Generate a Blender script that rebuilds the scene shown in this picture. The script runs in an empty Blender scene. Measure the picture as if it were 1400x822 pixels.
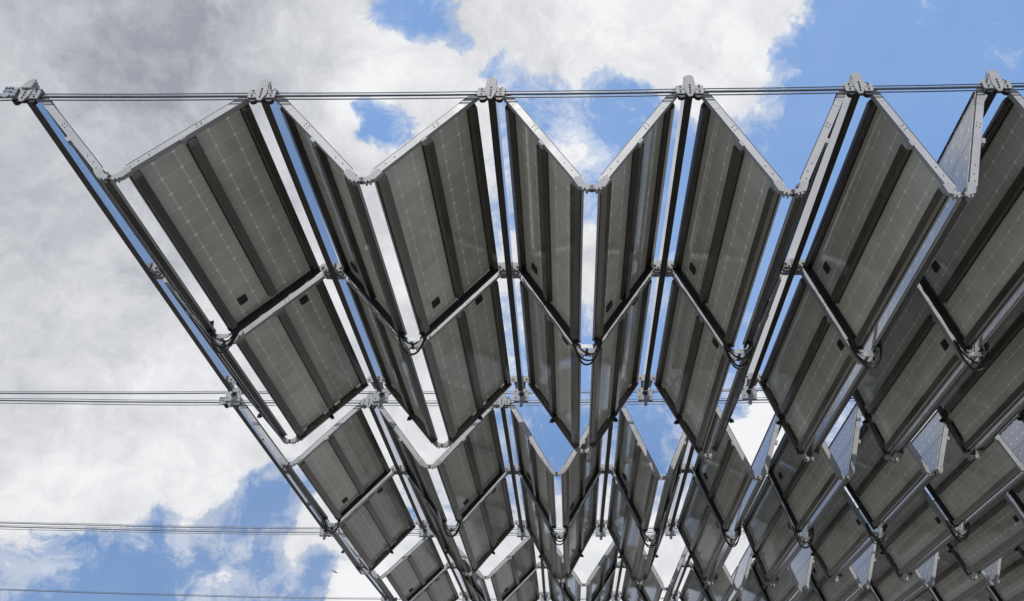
import bpy, math, random
from mathutils import Vector, Matrix
random.seed(7)
R = math.radians
scn = bpy.context.scene
col = scn.collection
GROUND = -1.6            # the eye is 1.6 m above the ground, at the origin

# ------------------------------------------------------------------ helpers
class MB:
    """collects prisms, boxes and tubes into one mesh"""
    def __init__(s): s.v=[]; s.f=[]; s.m=[]
    def add(s, vs, fs, mi=0):
        k=len(s.v); s.v+= [tuple(v) for v in vs]; s.f+=[tuple(k+i for i in f) for f in fs]; s.m+=[mi]*len(fs)
    def box(s, x0,x1,y0,y1,z0,z1, mi=0):
        vs=[(x0,y0,z0),(x1,y0,z0),(x1,y1,z0),(x0,y1,z0),(x0,y0,z1),(x1,y0,z1),(x1,y1,z1),(x0,y1,z1)]
        s.add(vs,[(0,3,2,1),(4,5,6,7),(0,1,5,4),(1,2,6,5),(2,3,7,6),(3,0,4,7)],mi)
    def prism_y(s, pts, y0, y1, mi=0):
        """polygon in xz, counter clockwise seen from -y, extruded along y"""
        n=len(pts)
        a=sum(pts[i][0]*pts[(i+1)%n][1]-pts[(i+1)%n][0]*pts[i][1] for i in range(n))
        if a<0: pts=pts[::-1]
        vs=[(p[0],y0,p[1]) for p in pts]+[(p[0],y1,p[1]) for p in pts]
        fs=[tuple(range(n)),tuple(range(2*n-1,n-1,-1))]+[(i,i+n,(i+1)%n+n,(i+1)%n) for i in range(n)]
        s.add(vs,fs,mi)
    def prism_z(s, pts, z0, z1, mi=0):
        n=len(pts)
        a=sum(pts[i][0]*pts[(i+1)%n][1]-pts[(i+1)%n][0]*pts[i][1] for i in range(n))
        if a<0: pts=pts[::-1]
        vs=[(p[0],p[1],z0) for p in pts]+[(p[0],p[1],z1) for p in pts]
        fs=[tuple(range(n-1,-1,-1)),tuple(range(n,2*n))]+[(i,(i+1)%n,(i+1)%n+n,i+n) for i in range(n)]
        s.add(vs,fs,mi)
    def ring_y(s, outer, inner, y0, y1):
        """plate with a hole: outer and inner loops with the same number of points"""
        n=len(outer)
        vs=[(p[0],y0,p[1]) for p in outer]+[(p[0],y0,p[1]) for p in inner]+[(p[0],y1,p[1]) for p in outer]+[(p[0],y1,p[1]) for p in inner]
        fs=[]
        for i in range(n):
            j=(i+1)%n
            fs+=[(i,j,n+j,n+i),(2*n+i,3*n+i,3*n+j,2*n+j),(i,2*n+i,2*n+j,j),(n+i,n+j,3*n+j,3*n+i)]
        s.add(vs,fs)
    def cyl(s, c, ax, r, h, n=12, mi=0):
        c=Vector(c); ax=Vector(ax).normalized(); t=Vector((1,0,0)) if abs(ax.x)<.8 else Vector((0,0,1))
        a=ax.cross(t).normalized(); b=ax.cross(a)
        vs=[c+a*r*math.cos(2*math.pi*i/n)+b*r*math.sin(2*math.pi*i/n)+ax*(k-.5)*h for k in (0,1) for i in range(n)]
        fs=[tuple(range(n-1,-1,-1)),tuple(range(n,2*n))]+[(i,(i+1)%n,(i+1)%n+n,i+n) for i in range(n)]
        s.add(vs,fs,mi)
    def tube(s, pts, r, n=6):
        pts=[Vector(p) for p in pts]; k0=len(s.v); m=len(pts)
        for i,p in enumerate(pts):
            d=(pts[min(i+1,m-1)]-pts[max(i-1,0)]).normalized()
            t=Vector((0,0,1)) if abs(d.z)<.8 else Vector((0,1,0))
            a=d.cross(t).normalized(); b=d.cross(a)
            for j in range(n):
                q=2*math.pi*j/n; s.v.append(tuple(p+a*r*math.cos(q)+b*r*math.sin(q)))
        for i in range(m-1):
            for j in range(n):
                s.f.append((k0+i*n+j,k0+i*n+(j+1)%n,k0+(i+1)*n+(j+1)%n,k0+(i+1)*n+j)); s.m.append(0)
        s.f.append(tuple(k0+j for j in range(n))); s.f.append(tuple(k0+(m-1)*n+j for j in range(n-1,-1,-1))); s.m+=[0,0]
    def mesh(s, name, mats, smooth=False, mirror=False):
        me=bpy.data.meshes.new(name)
        v=[(-x,y,z) for x,y,z in s.v] if mirror else s.v
        f=[t[::-1] for t in s.f] if mirror else s.f
        me.from_pydata(v,[],f)
        for m in (mats if isinstance(mats,(list,tuple)) else [mats]): me.materials.append(m)
        for p,mi in zip(me.polygons,s.m): p.material_index=mi; p.use_smooth=smooth
        me.validate(); me.update()
        return me

def link(name, me, parent=None):
    o=bpy.data.objects.new(name,me); col.objects.link(o)
    if parent: o.parent=parent
    return o
def tag(o,label=None,cat=None,group=None,kind=None):
    if label: o['label']=label
    if cat: o['category']=cat
    if group: o['group']=group
    if kind: o['kind']=kind
    return o
def empty(name,loc,rot=(0,0,0)):
    o=bpy.data.objects.new(name,None); col.objects.link(o); o.location=loc; o.rotation_euler=rot; o.empty_display_size=.1
    return o

# ------------------------------------------------------------------ materials
class NT:
    def __init__(s,nt): s.nt=nt
    def n(s,t,**k):
        x=s.nt.nodes.new(t)
        for a,b in k.items(): setattr(x,a,b)
        return x
    def l(s,a,b): s.nt.links.new(a,b)
    def put(s,sock,v):
        if isinstance(v,(int,float)): sock.default_value=v
        elif isinstance(v,(tuple,list,Vector)):
            v=tuple(v); sock.default_value = v+(1,) if len(v)==3 and len(sock.default_value)==4 else v
        else: s.l(v,sock)
    def m(s,op,a,b=0.0,c=None,clamp=False):
        x=s.n('ShaderNodeMath',operation=op); x.use_clamp=clamp
        s.put(x.inputs[0],a); s.put(x.inputs[1],b)
        if c is not None: s.put(x.inputs[2],c)
        return x.outputs[0]
    def mix(s,f,a,b):
        x=s.n('ShaderNodeMix',data_type='RGBA'); s.put(x.inputs[0],f); s.put(x.inputs[6],a); s.put(x.inputs[7],b); return x.outputs[2]
    def noise(s,vec,scale,detail=4,rough=.55,dist=0.0):
        x=s.n('ShaderNodeTexNoise'); s.l(vec,x.inputs['Vector']); x.inputs['Scale'].default_value=scale
        x.inputs['Detail'].default_value=detail; x.inputs['Roughness'].default_value=rough; x.inputs['Distortion'].default_value=dist
        return x.outputs['Fac']
    def rng(s,v,a,b,c=0.0,d=1.0,smooth=False):
        x=s.n('ShaderNodeMapRange'); x.interpolation_type='SMOOTHSTEP' if smooth else 'LINEAR'
        s.put(x.inputs[0],v)
        for i,q in enumerate((a,b,c,d)): x.inputs[i+1].default_value=q
        return x.outputs[0]
def new_mat(name):
    m=bpy.data.materials.new(name); m.use_nodes=True; t=NT(m.node_tree)
    b=m.node_tree.nodes['Principled BSDF']; return m,t,b

def metal(name, base, metallic, rough, var=.12, scale=9, stretch=(1,1,1), bump=.0):
    m,t,b=new_mat(name)
    tc=t.n('ShaderNodeTexCoord'); oi=t.n('ShaderNodeObjectInfo')
    mp=t.n('ShaderNodeMapping'); t.l(tc.outputs['Object'],mp.inputs[0]); mp.inputs['Scale'].default_value=stretch
    off=t.n('ShaderNodeVectorMath',operation='ADD'); t.l(mp.outputs[0],off.inputs[0])
    sc=t.n('ShaderNodeVectorMath',operation='SCALE'); sc.inputs[0].default_value=(37,19,53); t.l(oi.outputs['Random'],sc.inputs['Scale']); t.l(sc.outputs[0],off.inputs[1])
    n1=t.noise(off.outputs[0],scale,6,.62); n2=t.noise(off.outputs[0],scale*7,3,.5)
    v=t.m('ADD',t.m('MULTIPLY',n1,.7),t.m('MULTIPLY',n2,.3))
    f=t.rng(v,.3,.7,1-var,1+var)
    rv=t.rng(oi.outputs['Random'],0,1,.94,1.06)
    cm=t.n('ShaderNodeVectorMath',operation='SCALE'); cm.inputs[0].default_value=base; t.l(t.m('MULTIPLY',f,rv),cm.inputs['Scale'])
    t.l(cm.outputs[0],b.inputs['Base Color'])
    b.inputs['Metallic'].default_value=metallic
    t.l(t.rng(n1,.3,.7,rough-.06,rough+.1),b.inputs['Roughness'])
    if bump:
        bp=t.n('ShaderNodeBump'); bp.inputs['Strength'].default_value=bump; bp.inputs['Distance'].default_value=.002
        t.l(n2,bp.inputs['Height']); t.l(bp.outputs[0],b.inputs['Normal'])
    return m
M_rail  = metal('anodised_aluminium',(.35,.35,.355),.08,.48,.12,5,(1,3,1))
M_chan  = metal('profile_aluminium',(.20,.185,.17),1.0,.24,.14,3,(6,.35,6),.15)
M_beam  = metal('beam_aluminium',(.62,.61,.61),1.0,.18,.10,3,(6,.3,6),.1)
M_beam_shade = metal('beam_underside_shade',(.060,.054,.048),.5,.45,.2,4,(6,.4,6))  # shade of the beam underside, painted as a dark colour
M_clamp = metal('cast_aluminium',(.30,.30,.30),.0,.6,.22,14,bump=.3)
M_dark  = metal('blackened_steel',(.035,.034,.036),.6,.45,.2,20)
M_steel = metal('wire_rope_steel',(.16,.17,.19),.9,.38,.2,30)
M_brkt  = metal('bracket_steel',(.30,.31,.32),.8,.38,.18,16,bump=.2)
def plain(name,base,rough,spec=.5):
    m,t,b=new_mat(name); tc=t.n('ShaderNodeTexCoord')
    n=t.noise(tc.outputs['Object'],18,4)
    cm=t.n('ShaderNodeVectorMath',operation='SCALE'); cm.inputs[0].default_value=base; t.l(t.rng(n,.3,.7,.8,1.2),cm.inputs['Scale'])
    t.l(cm.outputs[0],b.inputs['Base Color']); b.inputs['Roughness'].default_value=rough; return m
M_rubber = plain('cable_rubber',(.012,.012,.013),.42)
M_box    = plain('junction_box_plastic',(.028,.029,.030),.5)
M_edge   = plain('glass_edge_sealant',(.42,.41,.34),.5)
M_bird   = plain('bird_feathers',(.03,.028,.026),.7)

CELL=.158
def glass(name, cell, line, dot, rough, top, spec=.5):
    """laminate seen from one side: three by twelve cells, faint tinned lines, bright corner diamonds"""
    m,t,b=new_mat(name); tc=t.n('ShaderNodeTexCoord'); oi=t.n('ShaderNodeObjectInfo')
    sp=t.n('ShaderNodeSeparateXYZ'); t.l(tc.outputs['UV'],sp.inputs[0])
    u,v=sp.outputs[0],sp.outputs[1]
    def cellc(a):                          # distance to nearest cell border, in metres
        fr=t.m('FRACT',t.m('DIVIDE',a,CELL)); return t.m('MULTIPLY',t.m('MINIMUM',fr,t.m('SUBTRACT',1.0,fr)),CELL)
    du,dv=cellc(u),cellc(v)
    lu=t.rng(du,.0016,.0034,1,0); lv=t.rng(dv,.0012,.0026,1,0)
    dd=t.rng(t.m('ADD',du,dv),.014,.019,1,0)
    # thin busbars inside each cell
    fb=t.m('FRACT',t.m('DIVIDE',u,CELL/5)); bb=t.rng(t.m('ABSOLUTE',t.m('SUBTRACT',fb,.5)),.012,.03,.10,0)
    # tone of each cell differs a little
    ix=t.m('FLOOR',t.m('DIVIDE',u,CELL)); iy=t.m('FLOOR',t.m('DIVIDE',v,CELL))
    cb=t.n('ShaderNodeCombineXYZ'); t.l(ix,cb.inputs[0]); t.l(iy,cb.inputs[1]); t.l(t.m('MULTIPLY',oi.outputs['Random'],91.0),cb.inputs[2])
    wn=t.n('ShaderNodeTexWhiteNoise'); wn.noise_dimensions='3D'; t.l(cb.outputs[0],wn.inputs['Vector'])
    big=t.noise(tc.outputs['Object'],2.2,5,.6)
    tone=t.m('MULTIPLY',t.m('MULTIPLY',t.rng(wn.outputs[0],0,1,.94,1.06),t.rng(big,.3,.7,.84,1.14)),t.rng(oi.outputs['Random'],0,1,.86,1.12))
    cs=t.n('ShaderNodeVectorMath',operation='SCALE'); cs.inputs[0].default_value=cell; t.l(tone,cs.inputs['Scale'])
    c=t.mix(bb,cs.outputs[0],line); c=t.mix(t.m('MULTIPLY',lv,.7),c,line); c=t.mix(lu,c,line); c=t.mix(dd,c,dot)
    t.l(c,b.inputs['Base Color'])
    # dust and dried drips make the gloss uneven
    mp=t.n('ShaderNodeMapping'); t.l(tc.outputs['Object'],mp.inputs[0]); mp.inputs['Scale'].default_value=(2,9,2)
    dr=t.noise(mp.outputs[0],3,6,.65)
    t.l(t.rng(dr,.35,.7,rough,rough+.12),b.inputs['Roughness'])
    b.inputs['Specular IOR Level'].default_value=spec
    # each cell bulges very slightly under the glass, so mirrored clouds break up
    wv=t.noise(tc.outputs['Object'],7,3,.5)
    bp=t.n('ShaderNodeBump'); bp.inputs['Strength'].default_value=.35; bp.inputs['Distance'].default_value=.004
    hgt=t.m('ADD',t.m('MULTIPLY',t.m('MINIMUM',du,.02),6.0),t.m('ADD',t.m('MULTIPLY',wv,.5),t.m('MULTIPLY',wn.outputs[0],.0)))
    t.l(hgt,bp.inputs['Height']); t.l(bp.outputs[0],b.inputs['Normal'])
    return m
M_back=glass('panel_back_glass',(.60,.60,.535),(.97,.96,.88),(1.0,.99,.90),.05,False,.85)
M_top =glass('panel_front_glass',(.125,.133,.170),(.22,.23,.275),(.62,.63,.68),.16,True,.6)

# ------------------------------------------------------------------ measured layout
XR={'A':[-3.861,-2.183,-.57,.82,1.999,2.961,3.87,4.708,5.52],
    'B':[-4.062,-2.417,-.839,.48,1.571,2.588,3.538,4.598,5.659,6.70,7.74,8.78],
    'C':[-4.022,-2.286,-.546,.91,2.121,3.226,4.181,5.2,6.25,7.3,8.35,9.4]}
DX={'A':[-.095,-.043,-.026,.02,.045,.058,-.05,0,0],
    'B':[-.004,-.009,.012,-.016,.029,.074,-.055,-.02,0,0,0,0],
    'C':[.077,.051,-.034,-.005,0,0,0,0,0,0,0,0]}
YY={'A':[4.066,6.288,8.426],'B':[8.983,11.12,13.275],'C':[13.899,15.909,17.925]}
ZO={'A':[-.009,.018,.001],'B':[.016,-.026,-.04],'C':[.017,.009,.011]}
RO,VO,W=.095,.05,1.008
def ridge(m,i,k):            # k = 0, 1, 2 along the module
    x=XR[m][i]+DX[m][i]*k*.5
    z=4.4+.0115*x+.0019*x*x
    k0=int(min(k,1.999)); z+=ZO[m][k0]*(1-(k-k0))+ZO[m][k0+1]*(k-k0)
    return x,z
def valley(m,i,k):
    x0,z0=ridge(m,i,k); x1,z1=ridge(m,i+1,k)
    h=(x1-x0)/2-RO-VO
    sk=(-.022+.019*k) if (m,i)==('A',0) else 0.0
    return (x0+x1)/2+sk,(z0+z1)/2-math.sqrt(W*W-h*h)-.020

# ------------------------------------------------------------------ camera
F=1133.6; CX,CY=764.1,366.5
pitch,yaw,roll=R(35.271),R(-1.1505),R(.651)
cam_d=bpy.data.cameras.new('camera'); cam=bpy.data.objects.new('camera',cam_d); col.objects.link(cam)
fw=Vector((math.sin(yaw)*math.cos(pitch),math.cos(yaw)*math.cos(pitch),math.sin(pitch)))
rt=Vector((math.cos(yaw),-math.sin(yaw),0)); up=rt.cross(fw)
rt2=rt*math.cos(roll)+up*math.sin(roll); up2=-rt*math.sin(roll)+up*math.cos(roll)
cam.matrix_world=Matrix((rt2,up2,-fw)).transposed().to_4x4()
cam_d.sensor_width=36; cam_d.lens=36*F/1400
cam_d.shift_x=(700-CX)/1400; cam_d.shift_y=(CY-411)/1400
cam_d.clip_start=.05; cam_d.clip_end=8000
scn.camera=cam
def in_view(pts,mg=40):
    xs=[];ys=[]
    for p in pts:
        p=Vector(p); d=p.dot(fw)
        if d<.2: continue
        xs.append(CX+F*p.dot(rt2)/d); ys.append(CY-F*p.dot(up2)/d)
    return xs and max(xs)>-mg and min(xs)<1400+mg and max(ys)>-mg and min(ys)<822+mg

# ------------------------------------------------------------------ solar panel wings
def hat(mb,u0,u1,dep,lip,y0,y1,z0,rnd=False):
    """hat section hanging below z0; its ends are cut on a slant (rounded in plan when rnd)"""
    a,b=u0+lip,u1-lip; c=(a+b)/2; vs=[]; 
    secs=[(0,.0),(.35,.45),(.75,.85),(1.15,1.0)]
    for (fy,fz) in secs+[(-x,z) for x,z in secs[::-1]]:
        y = y0+dep*fy if (fy,fz) in secs else y1+dep*fy
        k = (1.0 if fz>.9 else .93 if fz>.6 else .78 if fz>.3 else .5) if rnd else 1.0
        d=max(dep*fz,.001)
        aa,bb=c+(a-c)*k,c+(b-c)*k
        vs+=[(aa,y,z0-.001),(aa+.006*k,y,z0-.001-d),(bb-.006*k,y,z0-.001-d),(bb,y,z0-.001)]
    fs=[(3,2,1,0),(28,29,30,31)]
    for q in range(7):
        for j in range(4):
            i0,i1=q*4+j,q*4+(j+1)%4
            fs.append((i0,i1,i1+4,i0+4))
    mb.add(vs,fs)
    mb.box(u0,a-.0005,y0+.03,y1-.03,z0-.007,z0-.001); mb.box(b+.0005,u1,y0+.03,y1-.03,z0-.007,z0-.001)
G0=.018                      # plane of the glass below the rail's centre line
def wing_meshes(L, row, side):
    """L length; returns list of (part name, mesh, [sub parts]) ; ridge at x=0, valley at x=W"""
    mir = side<0; out=[]
    key='%s_%d'%('left' if mir else 'right',row)
    # front rail: channel with an open back
    mb=MB(); mb.prism_y([(-.012,-.029),(W-.03,-.029),(W-.012,-.018),(W-.012,.016),(W-.03,.022),(-.012,.022)],0,.004)
    mb.box(.0,W-.03,.0041,.038,.0165,.0215); mb.box(.0,W-.03,.0041,.040,-.0285,-.0245)
    for u in (.14,.20):                                  # welded joint strips
        mb.box(u,u+.004,-.0012,0.0,-.027,.020)
    for uu,zz in ((.395,.008),(.430,.010),(.402,-.012),(.436,-.010),(.80,-.004),(.88,.0),(.945,-.010)):
        mb.cyl((uu,-.001,zz),(0,1,0),.0036,.006,8,1)
    out.append(('front_rail',mb.mesh('front_rail',[M_rail,M_dark],mirror=mir),None,None))
    mb=MB(); mb.box(.07,W-.05,-.0005,.012,.0225,.0275)
    out.append(('rail_gasket',mb.mesh('rail_gasket',M_dark,mirror=mir),None,'front_rail'))
    # small clip under the rail
    mb=MB(); mb.box(.545,.590,-.012,.026,-.052,-.0295); mb.box(.557,.580,.0261,.045,-.049,-.034)
    out.append(('rail_clip',mb.mesh('rail_clip',M_clamp,mirror=mir),None,None))
    # edge and middle channels
    g=G0
    mb=MB(); hat(mb,.036,.112,.048,.006,.042,L-.012,g); mb.box(.036,.041,.042,L-.012,g,g+.018)
    out.append(('edge_channel',mb.mesh('edge_channel',M_chan,mirror=mir),None,None))
    mb=MB(); hat(mb,W-.108,W-.030,.048,.004,.042,L-.012,g); mb.box(W-.035,W-.030,.042,L-.012,g,g+.016)
    out.append(('edge_channel',mb.mesh('edge_channel',M_chan,mirror=mir),None,None))
    mb=MB(); c=.512; y0,y1=.050,L-.075
    hat(mb,c-.044,c+.044,.048,.006,y0,y1,g,True)
    out.append(('middle_channel',mb.mesh('middle_channel',M_chan,mirror=mir),None,None))
    for ua,ub,nt in ((.0300,.0355,.030),(W-.0295,W-.0240,.030)):
        mb=MB(); mb.box(ua,ub,.042,L-.012,g-.004,nt); out.append(('edge_trim',mb.mesh('edge_trim',M_rail,mirror=mir),None,None))
    # two laminates
    ge=L-.062
    for si,(u0,u1) in enumerate(((.045,.508),(.516,.970))):
        mb=MB(); mb.box(u0,u1,.041,ge,g,g+.007,0)
        me=mb.mesh('solar_module',[M_back,M_top,M_edge],mirror=mir)
        uv=me.uv_layers.new(name='UVMap')
        uc=(.292,.728)[si]
        for p in me.polygons:
            p.material_index = 0 if p.normal.z<-.5 else 1 if p.normal.z>.5 else 2
            for li in p.loop_indices:
                co=me.vertices[me.loops[li].vertex_index].co
                uv.data[li].uv=((abs(co.x)-uc)+1.5*CELL+CELL*10, (co.y-.041)-((ge-.041)-12*CELL)/2+CELL*10)
        # the junction box sits in the left strip of the near row and the right strip of the far row
        left_strip = (si==0) if side>0 else (si==1)
        jb=None
        if (row==0 and left_strip) or (row==1 and not left_strip):
            jm=MB(); x=uc+ (.03 if si else -.02); y=ge-.21 if row==0 else .17
            jm.box(x-.040,x+.040,y-.040,y+.040,g-.016,g-.0005)
            for q in (-.026,-.009,.009,.026): jm.box(x-.034,x+.034,y+q-.004,y+q+.004,g-.0185,g-.0163)
            jm.box(x-.018,x+.026,y+.052,y+.060,g-.004,g-.0005)
            jb=jm.mesh('junction_box',M_box,mirror=mir)
        out.append(('solar_module',me,jb,None))
    mb=MB(); mb.box(.115,.465,ge-.007,ge-.0005,g-.003,g-.0003); mb.box(.56,.90,ge-.007,ge-.0005,g-.003,g-.0003)
    out.append(('glass_seal',mb.mesh('glass_seal',M_edge,mirror=mir),None,None))
    if row==1:                                          # back rail, with light slots between glass and rail
        mb=MB(); mb.box(.05,W-.02,L-.040,L-.036,-.046,.030); mb.box(.05,W-.02,L-.0359,L-.006,-.046,-.041); mb.box(.05,W-.02,L-.0359,L-.006,.026,.030)
        for a,b in ((.05,.10),(.17,.40),(.47,.555),(.62,.85),(.93,W-.02)): mb.box(a,b,L-.0615,L-.0401,g-.004,g+.006)
        out.append(('back_rail',mb.mesh('back_rail',M_chan,mirror=mir),None,None))
        mb=MB(); mb.box(.56,.60,L-.036,L-.004,-.075,-.0465); mb.cyl((.58,L-.02,-.084),(0,0,1),.013,.018,8)
        out.append(('rail_foot',mb.mesh('rail_foot',M_dark,mirror=mir),None,None))
    else:                                               # near row: low rail and the wiring loom behind it
        mb=MB(); mb.box(.05,W-.02,L-.050,L-.046,-.034,.030); mb.box(.05,W-.02,L-.0459,L-.010,-.034,-.030); mb.box(.05,W-.02,L-.0459,L-.010,.026,.030)
        out.append(('back_rail',mb.mesh('back_rail',M_dark,mirror=mir),None,None))
        mb=MB(); rnd=random.Random(3 if mir else 5)
        for q in range(5):
            pts=[]
            for k in range(17):
                u=.02+k*(W-.05)/16
                pts.append((u,L+.000+q*.013+rnd.uniform(-.006,.006),.012+rnd.uniform(-.005,.005)-(.010 if q%2 else 0)))
            mb.tube(pts,.0062,6)
        for u in (.14,.30,.47,.66,.84): mb.box(u,u+.085,L-.006,L+.030,-.012,.020)
        out.append(('wiring_loom',mb.mesh('wiring_loom',M_rubber,mirror=mir),None,None))
    return out

WM={}; WR=random.Random(21)
ORD=['first','second','third','fourth','fifth','sixth','seventh','eighth','ninth','tenth','eleventh','twelfth']
CAB={'A':'nearest','B':'middle','C':'farthest'}
def make_wing(m,i,side,row):
    """side +1: hangs from ridge i down to the right; -1: from ridge i down to the left"""
    k=row+.5
    xr,zr=ridge(m,i,k); vi=i if side>0 else i-1
    xv,zv=valley(m,vi,k)
    P=(xr+side*RO,zr); Q=(xv-side*VO,zv)
    y0=YY[m][row]; L=YY[m][row+1]-YY[m][row]-(.105 if row==0 else 0.0)
    pts=[(p[0],y,p[1]) for p in (P,Q) for y in (y0,y0+L)]
    if not in_view(pts): return
    key=(m,row,side)
    if key not in WM: WM[key]=wing_meshes(L,row,side)
    th=math.atan2(P[1]-Q[1],abs(Q[0]-P[0]))
    e=empty('solar_wing',(P[0],y0+WR.uniform(-.004,.004),P[1]),(WR.uniform(-.003,.003),side*(th+WR.uniform(-.006,.006)),WR.uniform(-.0025,.0025)))
    s='right' if side>0 else 'left'
    tag(e,'solar panel hanging %s from the %s clamp of the %s roof module, %s half'%(s,ORD[i],CAB[m],'near' if row==0 else 'far'),'solar panel','folding solar panels of the roof')
    fr=None
    for nm,me,jb,par in WM[key]:
        o=link(nm,me,fr if par else e)
        if nm=='front_rail': fr=o
        if jb: link('junction_box',jb,o)
for m in 'ABC':
    n=len(XR[m])
    for row in (0,1):
        for i in range(n-1):
            make_wing(m,i,1,row); make_wing(m,i+1,-1,row)

# ------------------------------------------------------------------ ridge beams
def beam_parts(L):
    b=MB(); b.box(-.0275,.0275,.03,L+.20,-.035,.112)
    c=MB(); c.box(-.0268,.0268,.032,L+.198,-.0385,-.0355)  # thin strip added only to darken the beam's shaded underside
    return b.mesh('beam_profile',M_beam),c.mesh('underside_shade_strip',M_beam_shade)
def arm_mesh(s,kind):
    b=MB()
    if kind=='mid':
        b.prism_y([(.030,-.05),(.105,-.040),(.112,.0),(.100,.035),(.030,.045)],0,.012)
        b.prism_y([(.030,-.035),(.085,-.032),(.085,.02),(.030,.03)],.045,.060)
        b.box(.030,.060,.0121,.0449,-.030,.022)
        b.cyl((.082,.004,-.002),(0,1,0),.014,.044,10); b.cyl((.050,-.004,-.028),(0,1,0),.010,.014,8)
    elif kind=='front':
        b.prism_y([(.029,-.045),(.110,-.036),(.116,.0),(.100,.036),(.029,.060)],.006,.016)
        b.cyl((.095,.008,.004),(0,1,0),.012,.026,10)
    else:
        b.prism_y([(.029,-.040),(.105,-.044),(.112,-.005),(.095,.030),(.029,.035)],0,.010)
        b.cyl((.075,-.004,-.002),(0,1,0),.011,.022,10)
        b.prism_z([(.030,.011),(.070,.011),(.055,.20),(.030,.20)],-.030,-.024)
    return b.mesh('pivot_arm',M_clamp,mirror=s<0)
AM={(s,k):arm_mesh(s,k) for s in (1,-1) for k in ('front','mid','end')}
BM={}
def make_beam(m,i):
    x0,z0=ridge(m,i,0); x2,z2=ridge(m,i,2); y0,y1,y2=YY[m]
    if not in_view([(x0,y0,z0),(x2,y2+.3,z2)],30): return
    if m not in BM: BM[m]=beam_parts(y2-y0)
    e=empty('ridge_beam',(x0,y0,z0)); e.rotation_euler=(math.atan2(z2-z0,y2-y0),0,-math.atan2(x2-x0,y2-y0))
    tag(e,'long narrow ridge beam running back from the %s clamp of the %s roof module'%(ORD[i],CAB[m]),'beam','ridge beams between the panels')
    link('underside_shade_strip',BM[m][1],link('beam_profile',BM[m][0],e))
    for s in (1,-1):
        if i==0 and s<0: continue
        for k,y in (('front',0.0),('mid',y1-y0-.115),('mid',y1-y0-.02),('end',y2-y0-.05)):
            o=link('pivot_arm',AM[s,k],e); o.location=(0,y,0)

# ------------------------------------------------------------------ cable clamps
def oct_pts(hw,h0,h1,c): return [(-hw+c,h0),(hw-c,h0),(hw,h0+c),(hw,h1-c),(hw-c,h1),(-hw+c,h1),(-hw,h1-c),(-hw,h0+c)]
def clamp_meshes():
    P={}
    b=MB(); b.prism_y(oct_pts(.096,-.040,.040,.008),-.034,-.022); b.box(-.092,.092,-.0219,-.001,-.044,-.036); b.box(-.092,.092,-.0219,-.001,.030,.038)
    for s in (-1,1): b.box(s*.055-.022 if s<0 else .033,s*.055+.022 if s>0 else -.033,-.037,-.0341,.000,.006)
    P['face_plate']=(b.mesh('face_plate',M_clamp),)
    b=MB(); n=14
    pts=[(.033*math.cos(a),.104+.028*math.sin(a)) for a in [math.pi*k/n for k in range(n+1)]]+[(-.033,.06),(-.038,.03),(-.036,-.02),(-.016,-.078),(.010,-.078),(.036,-.02),(.038,.03),(.033,.06)]
    b.prism_y(pts,-.046,-.0345)
    P['hanger_strap']=(b.mesh('hanger_strap',M_clamp),)
    b=MB()
    b.prism_y([(-.125,.020),(-.098,.055),(-.040,.085),(-.030,.130),(.030,.130),(.040,.085),(.098,.055),(.125,.020),(.10,-.02),(-.10,-.02)],.0015,.010)
    b.prism_y([(-.044,.04),(-.036,.104),(-.036,.128),(.036,.128),(.036,.104),(.044,.04)],-.0335,-.0215)
    b.box(-.030,.030,-.0214,.0014,.085,.124)
    P['gusset_plate']=(b.mesh('gusset_plate',M_clamp),)
    b=MB()
    for s in (-1,1): b.cyl((s*.058,-.010,-.046),(0,1,0),.026,.030,14)
    b.box(-.060,.060,-.020,-.004,-.060,-.0445)
    P['saddle']=(b.mesh('saddle',M_dark),)
    b=MB(); b.cyl((0,0,0),(0,1,0),.0062,.008,8); P['bolt']=(b.mesh('bolt',M_dark),)
    b=MB(); b.prism_y([(.012*math.cos(math.pi*k/4),.012*math.sin(math.pi*k/4)) for k in range(8)],0,.014); P['nut']=(b.mesh('nut',M_dark),)
    # wedge sockets of the leftmost clamps
    b=MB()
    for k,z in enumerate((-.028,.0,.030)):
        b.prism_y([(-.145,z-.012),(-.12,z-.014),(-.05,z-.012),(-.05,z+.012),(-.12,z+.014),(-.145,z+.012)],-.062,-.040)
    for x in (-.135,-.112,-.09):
        for z in (.036,.0): b.cyl((x,-.064,z),(0,1,0),.009,.012,8)
    b.cyl((-.105,-.068,-.042),(0,1,0),.026,.012,12)
    P['rope_socket']=(b.mesh('rope_socket',M_brkt),)
    b=MB(); b.prism_y([(-.045,.045),(.03,.045),(.035,.08),(.040,.128),(.018,.136),(-.02,.105)],-.058,-.046); P['side_fin']=(b.mesh('side_fin',M_clamp),)
    return P
CM=clamp_meshes()
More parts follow.
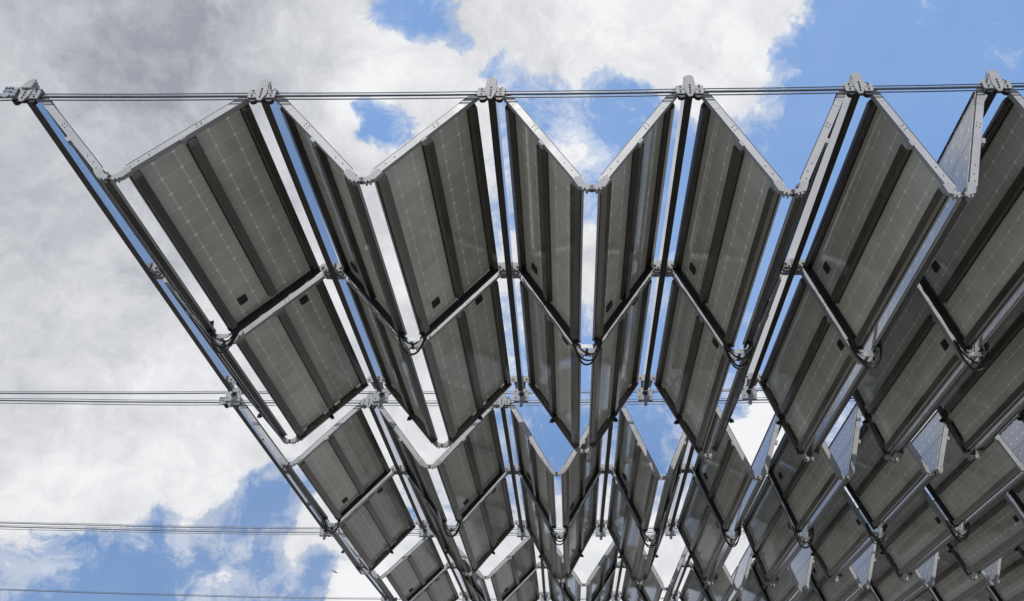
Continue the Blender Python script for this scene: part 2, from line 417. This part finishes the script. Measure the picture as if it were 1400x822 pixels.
def make_clamp(m,i):
    x,z=ridge(m,i,0); y=YY[m][0]-.010
    if not in_view([(x,y,z)],30): return
    e=empty('cable_clamp',(x,y,z-.026))
    if i==0:
        lab={'A':'bulky grey end clamp with wedge sockets on the uppermost cables at upper left',
             'B':'bulky end clamp with wedge sockets just below the leftmost six-sided plate',
             'C':'small grey end clamp at lower left where the third cable bundle meets the outer beam'}[m]
    else: lab='grey clamp gripping the %s cables at the %s ridge beam from the left'%({'A':'uppermost','B':'middle','C':'lower'}[m],ORD[i])
    tag(e,lab,'cable clamp','cable clamps at the module fronts')
    for k in ('face_plate','hanger_strap','gusset_plate','saddle'): link(k,CM[k][0],e)
    if i==0:
        link('rope_socket',CM['rope_socket'][0],e); link('side_fin',CM['side_fin'][0],e)
    for p in ((-.066,-.037,.026),(-.066,-.037,-.022),(.066,-.037,.026),(.066,-.037,-.022),(0,-.049,.032),(0,-.049,.006),(0,-.049,-.020),(-.002,-.049,-.046)):
        o=link('bolt',CM['bolt'][0],e); o.location=p
    for p in ((.072,-.012,.062),(.090,-.012,.046)):
        o=link('nut',CM['nut'][0],e); o.location=p
# hanger plates at the module backs
def hanger_meshes():
    n=24
    def sq(a):
        # rounded hexagonal outline sampled by angle
        poly=[(-.088,-.080),(.088,-.080),(.090,.045),(.050,.088),(-.050,.088),(-.090,.045)]
        d=(math.cos(a),math.sin(a)); best=9
        for k in range(6):
            (x1,y1),(x2,y2)=poly[k],poly[(k+1)%6]; ex,ey=x2-x1,y2-y1
            den=d[0]*ey-d[1]*ex
            if abs(den)<1e-9: continue
            t=(x1*ey-y1*ex)/den; u=(x1*d[1]-y1*d[0])/den
            if t>0 and -1e-6<=u<=1+1e-6: best=min(best,t)
        return (d[0]*best,d[1]*best)
    ang=[2*math.pi*k/n+.0 for k in range(n)]
    b=MB(); b.ring_y([sq(a) for a in ang],[(.032*math.cos(a),.032*math.sin(a)) for a in ang],-.012,0)
    b.box(-.085,.085,.0005,.030,-.092,-.0805)
    plate=b.mesh('hanger_plate',M_clamp)
    b=MB(); b.prism_y([(-.030,-.0925),(.030,-.0925),(.018,-.150),(-.018,-.150)],.002,.014); b.cyl((0,.0,-.125),(0,1,0),.012,.03,10)
    lug=b.mesh('lug',M_clamp)
    b=MB(); b.cyl((0,.012,0),(0,1,0),.0315,.02,16); hub=b.mesh('hub',M_dark)
    return plate,lug,hub
HP,HL,HH=hanger_meshes()
def make_hanger(m,i):
    x,z=ridge(m,i,2); y=YY[m][2]+.300; z-=.03
    x+=DX[m][i]*.07
    if not in_view([(x,y,z)],30): return
    e=empty('beam_hanger',(x,y,z))
    tag(e,'six-sided grey hanger plate with round hole ending the %s beam of the %s module'%(ORD[i],CAB[m]),'hanger plate','hanger plates at the module backs')
    link('plate',HP,e); link('lug',HL,e); link('hub',HH,e)
    for p in ((-.062,-.015,.035),(.062,-.015,.035),(-.062,-.015,-.045),(.062,-.015,-.045)):
        o=link('bolt',CM['bolt'][0],e); o.location=p
    o=link('nut',CM['nut'][0],e); o.location=(.097,-.006,.02)

# ------------------------------------------------------------------ valley hinges and hanging cables
def hinge_mesh(m,i,k):
    """follows the two rail ends and joins them under the fold"""
    xv,zv=valley(m,i,k); out=[]
    b=MB(); L=[];U=[]
    for s in (-1,1):
        xr,zr=ridge(m,i if s<0 else i+1,k)
        P=Vector((xr-s*RO-xv,zr-zv)); Q=Vector((s*VO,0)); d=(P-Q).normalized(); n=Vector((d.y,-d.x))*(1 if s>0 else -1)   # n points down and out
        if n.y>0: n=-n
        a=Q+d*.085
        pts=[a-n*.019,a+n*.030,Q+n*.036+d*.012,Vector((s*.002,-.034)),Vector((s*.002,-.002)),Q-n*.016+d*.005]
        b.prism_y([(p.x,p.y) for p in pts],-.004,.030)
        # toothed knuckles under the plate
        for q,(ox,oz) in enumerate(((.056,-.030),(.032,-.036))): b.cyl((s*ox,.012,oz),(0,1,0),.008,.040,8)
    plate=b.mesh('hinge_plate',M_clamp)
    b=MB(); b.cyl((0,.012,-.012),(0,1,0),.013,.040,14); b.cyl((0,.0,-.038),(0,1,0),.007,.030,8)
    return plate,b.mesh('hinge_pin',M_dark)
KN=['near','middle','far']
def make_hinge(m,i,k):
    xv,zv=valley(m,i,k); y=YY[m][k]-(.02 if k==2 else 0)
    if not in_view([(xv,y,zv)],30): return
    a,b=hinge_mesh(m,i,k)
    e=empty('fold_hinge',(xv,y,zv))
    tag(e,'%s hinge under the %s fold from the left in the %s roof module'%({0:'near-end',1:'middle',2:'far-end'}[k],ORD[i],CAB[m]),'hinge','hinges at the low folds')
    link('hinge_plate',a,e); link('hinge_pin',b,e)
    if k==1:
        g=MB(); g.prism_y([(-.11,.03),(-.06,-.028),(.06,-.028),(.11,.03),(.05,.012),(-.05,.012)],-.10,-.094)
        g.box(-.012,.012,-.0939,-.0041,-.022,-.010)
        link('rear_plate',g.mesh('rear_plate',M_brkt),e)
        rnd=random.Random(hash((m,i))%1000 if False else ord(m)*31+i*7)
        c=empty('cable_loops',(xv,y-.05,zv))
        tag(c,'black cables looping under the %s fold from the left in the %s roof module'%(ORD[i],CAB[m]),'cable loops','black cable loops under the folds')
        for q in range(3):
            w=.105+rnd.uniform(-.012,.012)+(.022 if q>0 else 0); dr=(.045,.100,.122)[q]+rnd.uniform(-.012,.014)
            sk=rnd.uniform(-.015,.02); yo=rnd.uniform(-.045,.03); t=MB(); pts=[]
            for j in range(19):
                f=-1+2*j/18
                px=f*w*(1+.0)+sk*(1-f*f); pz=.10-(.10+dr)*(1-abs(f)**2.6)+ (.05*(abs(f)>.95))
                pts.append((px,yo+.02*math.sin(f*3+q),pz))
            t.tube(pts,.0085,8)
            link('cable',t.mesh('cable',M_rubber,True),c)
for m in 'ABC':
    for i in range(len(XR[m])):
        make_beam(m,i); make_clamp(m,i); make_hanger(m,i)
        if i<len(XR[m])-1:
            for k in (0,1,2): make_hinge(m,i,k)

# ------------------------------------------------------------------ support cables
def rope(m,end,dz,dy,r,label,k0):
    k=0 if not end else 2
    y=(YY[m][0]-.022 if not end else YY[m][2]+.318)+dy
    pts=[]
    xs=[-16,-11,-8,-6]+[ridge(m,i,k)[0] for i in range(len(XR[m]))]+[XR[m][-1]+1.5,XR[m][-1]+4,XR[m][-1]+8]
    for j,x in enumerate(xs):
        z=4.4+.0115*x+.0019*x*x*(1 if x>-4.2 else .6)
        z+=ZO[m][k]-(0 if end else .026)-(.04 if end and m=='C' else 0)
        if x<-4.2: z+=.012*(-4.2-x)*(m!='A')
        if j:
            x0=pts[-1][0]; z0=pts[-1][2]
            for q in (.25,.5,.75):      # the rope sags a little between clamps
                f=q; pts.append((x0+(x-x0)*f,y,z0+(z+dz-z0)*f-.004*math.sin(math.pi*f)*abs(x-x0)*(.5 if r>.006 else 1)))
        pts.append((x,y,z+dz))
    b=MB(); b.tube(pts,r,8)
    o=link('support_cable',b.mesh('support_cable',M_steel,True)); tag(o,label,'cable','steel cables carrying the roof')
NM={'A':'top','B':'middle','C':'third'}
for m in 'ABC':
    c={'A':'the uppermost cable bundle','B':'the middle cable bundle under the six-sided plates','C':'the third cable bundle from the top'}[m]
    rope(m,0,.028,0,.0042,'thin upper steel cable of '+c,0)
    rope(m,0,-.002,0,.0092,'thick central steel cable of '+c,0)
    rope(m,0,-.034,0,.0048,'thin lower steel cable of '+c,0)
    c={'A':'passing behind the six-sided plates of the nearest module','B':'passing behind the six-sided plates of the middle module','C':'at the bottom edge behind the plates of the farthest module'}[m]
    rope(m,1,.004,0,.0080,'thick steel cable '+c,2)
    rope(m,1,.029,0,.0038,'thin steel cable '+c,2)

# ------------------------------------------------------------------ bird
d=None
def dir_of(px,py):
    v=fw*F+rt2*(px-CX)+up2*(CY-py); return v.normalized()
bp=Vector((-19.09,65.41,32.0))
d=dir_of(458,782); bp=d*75
e=empty('flying_bird',tuple(bp),(R(12),R(24),R(5)))
tag(e,'tiny dark bird gliding against the blue gap at lower left','bird')
b=MB(); s=.26
prof=[(-1.0,.02),(-.6,.10),(-.1,.19),(.4,.17),(.75,.11),(1.0,.02)]
n=8; vs=[];fs=[]
for (x,r) in prof:
    for j in range(n): a=2*math.pi*j/n; vs.append((x*s,r*s*math.cos(a),r*s*math.sin(a)))
for q in range(len(prof)-1):
    for j in range(n): fs.append((q*n+j,(q+1)*n+j,(q+1)*n+(j+1)%n,q*n+(j+1)%n))
fs+=[tuple(range(n)),tuple(range((len(prof)-1)*n+n-1,(len(prof)-1)*n-1,-1))]
b.add(vs,fs)
for w in (-1,1):
    p=[(.45,.12),(.15,1.1),(-.35,2.3),(-.42,2.2),(-.2,1.0),(-.25,.12)]
    b.prism_z([(x*s,y*w*s) for x,y in p],.0,.012)
b.prism_z([(-.8*s,.08*s),(-1.7*s,.35*s),(-1.35*s,0),(-1.7*s,-.35*s),(-.8*s,-.08*s)],.0,.01)
link('body',b.mesh('body',M_bird,True),e)

# ------------------------------------------------------------------ ground and far tree-lined rise
m_,t,bs=new_mat('dark_asphalt'); tc=t.n('ShaderNodeTexCoord')
n1=t.noise(tc.outputs['Object'],.35,6,.6); n2=t.noise(tc.outputs['Object'],60,3,.6)
t.l(t.mix(t.m('ADD',t.m('MULTIPLY',n1,.6),t.m('MULTIPLY',n2,.4)),(.15,.145,.13),(.26,.25,.225)),bs.inputs['Base Color']); bs.inputs['Roughness'].default_value=.9
b=MB(); S=3000
b.add([(-S,-S,GROUND),(S,-S,GROUND),(S,S,GROUND),(-S,S,GROUND)],[(0,1,2,3)])
tag(link('ground',b.mesh('ground',m_)),kind='structure')
m_,t,bs=new_mat('conifer_hill'); tc=t.n('ShaderNodeTexCoord')
t.l(t.mix(t.noise(tc.outputs['Object'],.15,5,.6),(.02,.028,.014),(.06,.075,.035)),bs.inputs['Base Color']); bs.inputs['Roughness'].default_value=.95
b=MB(); rnd=random.Random(11); N=720; vs=[];fs=[]
for k in range(N):
    a=2*math.pi*k/N; r=260+30*math.sin(a*3)
    base=14+8*math.sin(a*2+1)+5*math.sin(a*5+.4)
    for h,rr in ((-2,-30),(base,0),(base+rnd.uniform(4,16)*(1 if k%2 else .25),8),(base-2,40),(-2,80)):
        vs.append(((r+rr)*math.cos(a),(r+rr)*math.sin(a),GROUND+h))
for k in range(N):
    for j in range(4):
        fs.append((k*5+j,((k+1)%N)*5+j,((k+1)%N)*5+j+1,k*5+j+1))
b.add(vs,fs)
tag(link('hills',b.mesh('hills',m_)),kind='structure')

# ------------------------------------------------------------------ world: sky with broken cloud
SUN_EL,SUN_AZ=R(50),R(188)      # azimuth clockwise from +Y (the sun is behind the camera)
w=bpy.data.worlds.new('World'); scn.world=w; w.use_nodes=True
w.cycles.sampling_method='MANUAL'; w.cycles.sample_map_resolution=256
t=NT(w.node_tree); bg=w.node_tree.nodes['Background']
sky=t.n('ShaderNodeTexSky'); skyv=t.n('ShaderNodeVectorMath',operation='ADD'); skyv.inputs[1].default_value=(0,0,.55); t.l(skyv.outputs[0],sky.inputs[0]); sky.sky_type='NISHITA'; sky.sun_disc=False; sky.sun_elevation=SUN_EL; sky.sun_rotation=SUN_AZ
sky.air_density=1.0; sky.dust_density=.6; sky.ozone_density=1.2
tc=t.n('ShaderNodeTexCoord'); D=tc.outputs['Generated']
nrm=t.n('ShaderNodeVectorMath',operation='NORMALIZE'); t.l(D,nrm.inputs[0]); D=nrm.outputs[0]; t.l(D,skyv.inputs[0])
wn=t.n('ShaderNodeTexNoise'); t.l(D,wn.inputs['Vector']); wn.inputs['Scale'].default_value=5; wn.inputs['Detail'].default_value=6; wn.inputs['Roughness'].default_value=.6
wc=t.n('ShaderNodeVectorMath',operation='SUBTRACT'); t.l(wn.outputs['Color'],wc.inputs[0]); wc.inputs[1].default_value=(.5,.5,.5)
wv=t.n('ShaderNodeVectorMath',operation='MULTIPLY_ADD'); t.l(wc.outputs[0],wv.inputs[0]); wv.inputs[1].default_value=(.12,.12,.12); t.l(D,wv.inputs[2])
Wd=wv.outputs[0]
ws=t.n('ShaderNodeVectorMath',operation='SCALE'); t.l(Wd,ws.inputs[0]); ws.inputs['Scale'].default_value=100.0; W100=ws.outputs[0]
def total(ls,base=0.0):
    acc=base                      # sum of soft round patches about fixed directions of the sky
    for px,py,sz,amp in ls:
        v=dir_of(px,py); x=t.n('ShaderNodeVectorMath',operation='DISTANCE'); t.l(W100,x.inputs[0]); x.inputs[1].default_value=tuple(v*100)
        k=(F*v.dot(fw)/sz)**2*.5e-4
        q=t.m('POWER',math.exp(-k),t.m('MULTIPLY',x.outputs['Value'],x.outputs['Value']))
        acc=t.m('MULTIPLY_ADD',q,amp,acc)
    return acc
cover=[(120,60,230,1.2),(80,330,230,1.2),(370,70,110,.8),(150,560,130,1.0),(400,300,150,.8),(560,400,90,.5),(450,200,60,.5),(470,60,40,.5),
 (550,12,30,-1.4),(592,32,24,-1.3),(622,70,12,-1.2),(660,110,14,-.9),(532,165,34,-2.0),(503,188,26,-1.6),(605,130,30,-.25),(695,95,28,-.8),(622,62,16,-.5),(860,165,70,-1.2),(850,118,20,-.6),(700,185,40,-.6),(575,175,30,.35),
 (640,10,30,.6),(610,100,40,.8),(570,70,26,.9),(640,130,30,.6),(650,150,30,.4),(665,40,26,.5),(760,35,60,.9),(840,20,60,1.0),(900,50,60,1.2),(990,20,55,1.3),(1060,10,38,1.2),(940,105,40,1.0),(1005,85,30,.5),(1075,92,16,.9),(800,85,30,.5),(1110,0,22,.9),(560,100,26,.3),
 (775,200,30,.45),(800,240,34,.65),(800,365,45,1.0),(1000,140,40,1.0),(1045,165,18,.7),(940,150,30,.4),(1030,120,20,.5),(985,200,26,.5),(1060,60,14,-.6),(1270,160,190,-1.4),(1190,30,60,-1.1),(1100,280,110,-1.0),(800,480,60,-.9),(740,600,60,-.9),(900,570,80,-.9),
 (690,300,40,-.7),(690,505,25,.5),(560,560,50,.8),(520,300,60,.7),(740,150,30,-.4),
 (375,682,34,-1.4),(50,800,80,-1.8),(330,750,44,-1.4),(200,785,60,-1.3),(440,778,18,-1.3),(100,775,60,-.7),(255,650,60,.8),(200,700,50,.5),(430,700,26,.7),(412,748,20,1.0),(500,812,26,2.2),(290,797,20,.7),(120,700,50,.5),(60,740,30,.6),(140,722,18,.9),(240,760,14,.9),(285,792,22,1.0),(20,770,26,.6),(385,720,16,.6),(345,660,20,.5),
 (700,760,70,.9),(850,775,80,1.1),(1045,612,44,1.3),(1008,562,22,-.8),(650,675,36,-.5),(620,640,30,.4),(1000,740,60,.6)]
grey=[(110,40,150,.30),(330,40,90,.08),(290,90,110,.22),(40,230,120,.10),(60,450,110,.16),(230,150,80,.10),(280,380,70,.10)]
white=[(200,180,60,.10),(505,150,35,.4),(850,30,90,.14),(1000,40,60,.22),(780,60,40,.1),(200,600,90,.3),(1045,612,60,.4),(500,812,40,.5),(420,110,50,.25),(520,40,30,.3),(800,220,40,.3),(870,770,60,.25),(130,300,80,.12)]
# uneven puffs: a slow warp, a broad field, and fine torn detail
nb=t.noise(Wd,5.5,9,.64,.3); nf=t.noise(Wd,15,8,.68,.5)
nz=t.m('ADD',t.m('MULTIPLY',t.m('SUBTRACT',nb,.5),2.3),t.m('MULTIPLY',t.m('SUBTRACT',nf,.5),3.0))
field=t.m('ADD',total(cover,.02),nz)
a1=t.rng(field,-.12,.62,0,1,True)
veil=t.m('MULTIPLY',t.rng(t.m('ADD',t.m('MULTIPLY',field,.6),t.m('MULTIPLY',t.m('SUBTRACT',nf,.5),2.2)),-.75,.45,0,1,True),.62)
haze=t.m('MULTIPLY',t.rng(t.noise(D,2.6,3,.5),.3,.75),.20)
alpha=t.m('MAXIMUM',t.m('MAXIMUM',a1,veil),haze)
# shading: the same noises sampled a little towards the sun give the puffs a lit and a shaded side
of=t.n('ShaderNodeVectorMath',operation='ADD'); t.l(Wd,of.inputs[0]); of.inputs[1].default_value=(-.006,-.010,.016)
nfo=t.noise(of.outputs[0],15,8,.68,.5)
of2=t.n('ShaderNodeVectorMath',operation='ADD'); t.l(Wd,of2.inputs[0]); of2.inputs[1].default_value=(-.014,-.022,.034)
nbo=t.noise(of2.outputs[0],5.5,9,.64,.3)
relief=t.m('ADD',t.m('MULTIPLY',t.m('SUBTRACT',nf,nfo),.55),t.m('MULTIPLY',t.m('SUBTRACT',nb,nbo),1.1))
nbs=t.noise(Wd,9,8,.64,.4)
br=t.m('ADD',t.m('SUBTRACT',total(white,.62),total(grey,0)),t.m('MULTIPLY',t.m('SUBTRACT',nbs,.5),.75))
br=t.m('ADD',t.m('ADD',br,.06),relief,clamp=True)
cl=t.mix(br,(.35,.375,.43),(.95,.955,.97))
CLOUD=t.n('ShaderNodeVectorMath',operation='SCALE'); t.l(cl,CLOUD.inputs[0]); CLOUD.inputs['Scale'].default_value=.57/.15   # before the 0.15 background strength
SK=t.n('ShaderNodeVectorMath',operation='MULTIPLY'); t.l(sky.outputs[0],SK.inputs[0]); SK.inputs[1].default_value=(.70,.88,.97)
fin=t.mix(alpha,SK.outputs[0],CLOUD.outputs[0])
t.l(fin,bg.inputs['Color']); bg.inputs['Strength'].default_value=.15

# ------------------------------------------------------------------ sun
sd=bpy.data.lights.new('sun','SUN'); sd.energy=2.0; sd.angle=R(.6); sd.color=(1,.955,.89)
so=bpy.data.objects.new('sun',sd); col.objects.link(so)
dv=Vector((math.sin(SUN_AZ)*math.cos(SUN_EL),math.cos(SUN_AZ)*math.cos(SUN_EL),math.sin(SUN_EL)))
so.rotation_euler=(-dv).to_track_quat('-Z','Y').to_euler(); so.location=dv*50

vs_=scn.view_settings; vs_.view_transform='Standard'; vs_.look='None'; vs_.exposure=.75; vs_.gamma=1; vs_.use_curve_mapping=False
scn.cycles.max_bounces=6
scn.cycles.diffuse_bounces=3
scn.cycles.glossy_bounces=4
for o in col.objects:
    if o.get('label') and not o.get('kind'): o['kind']='thing'
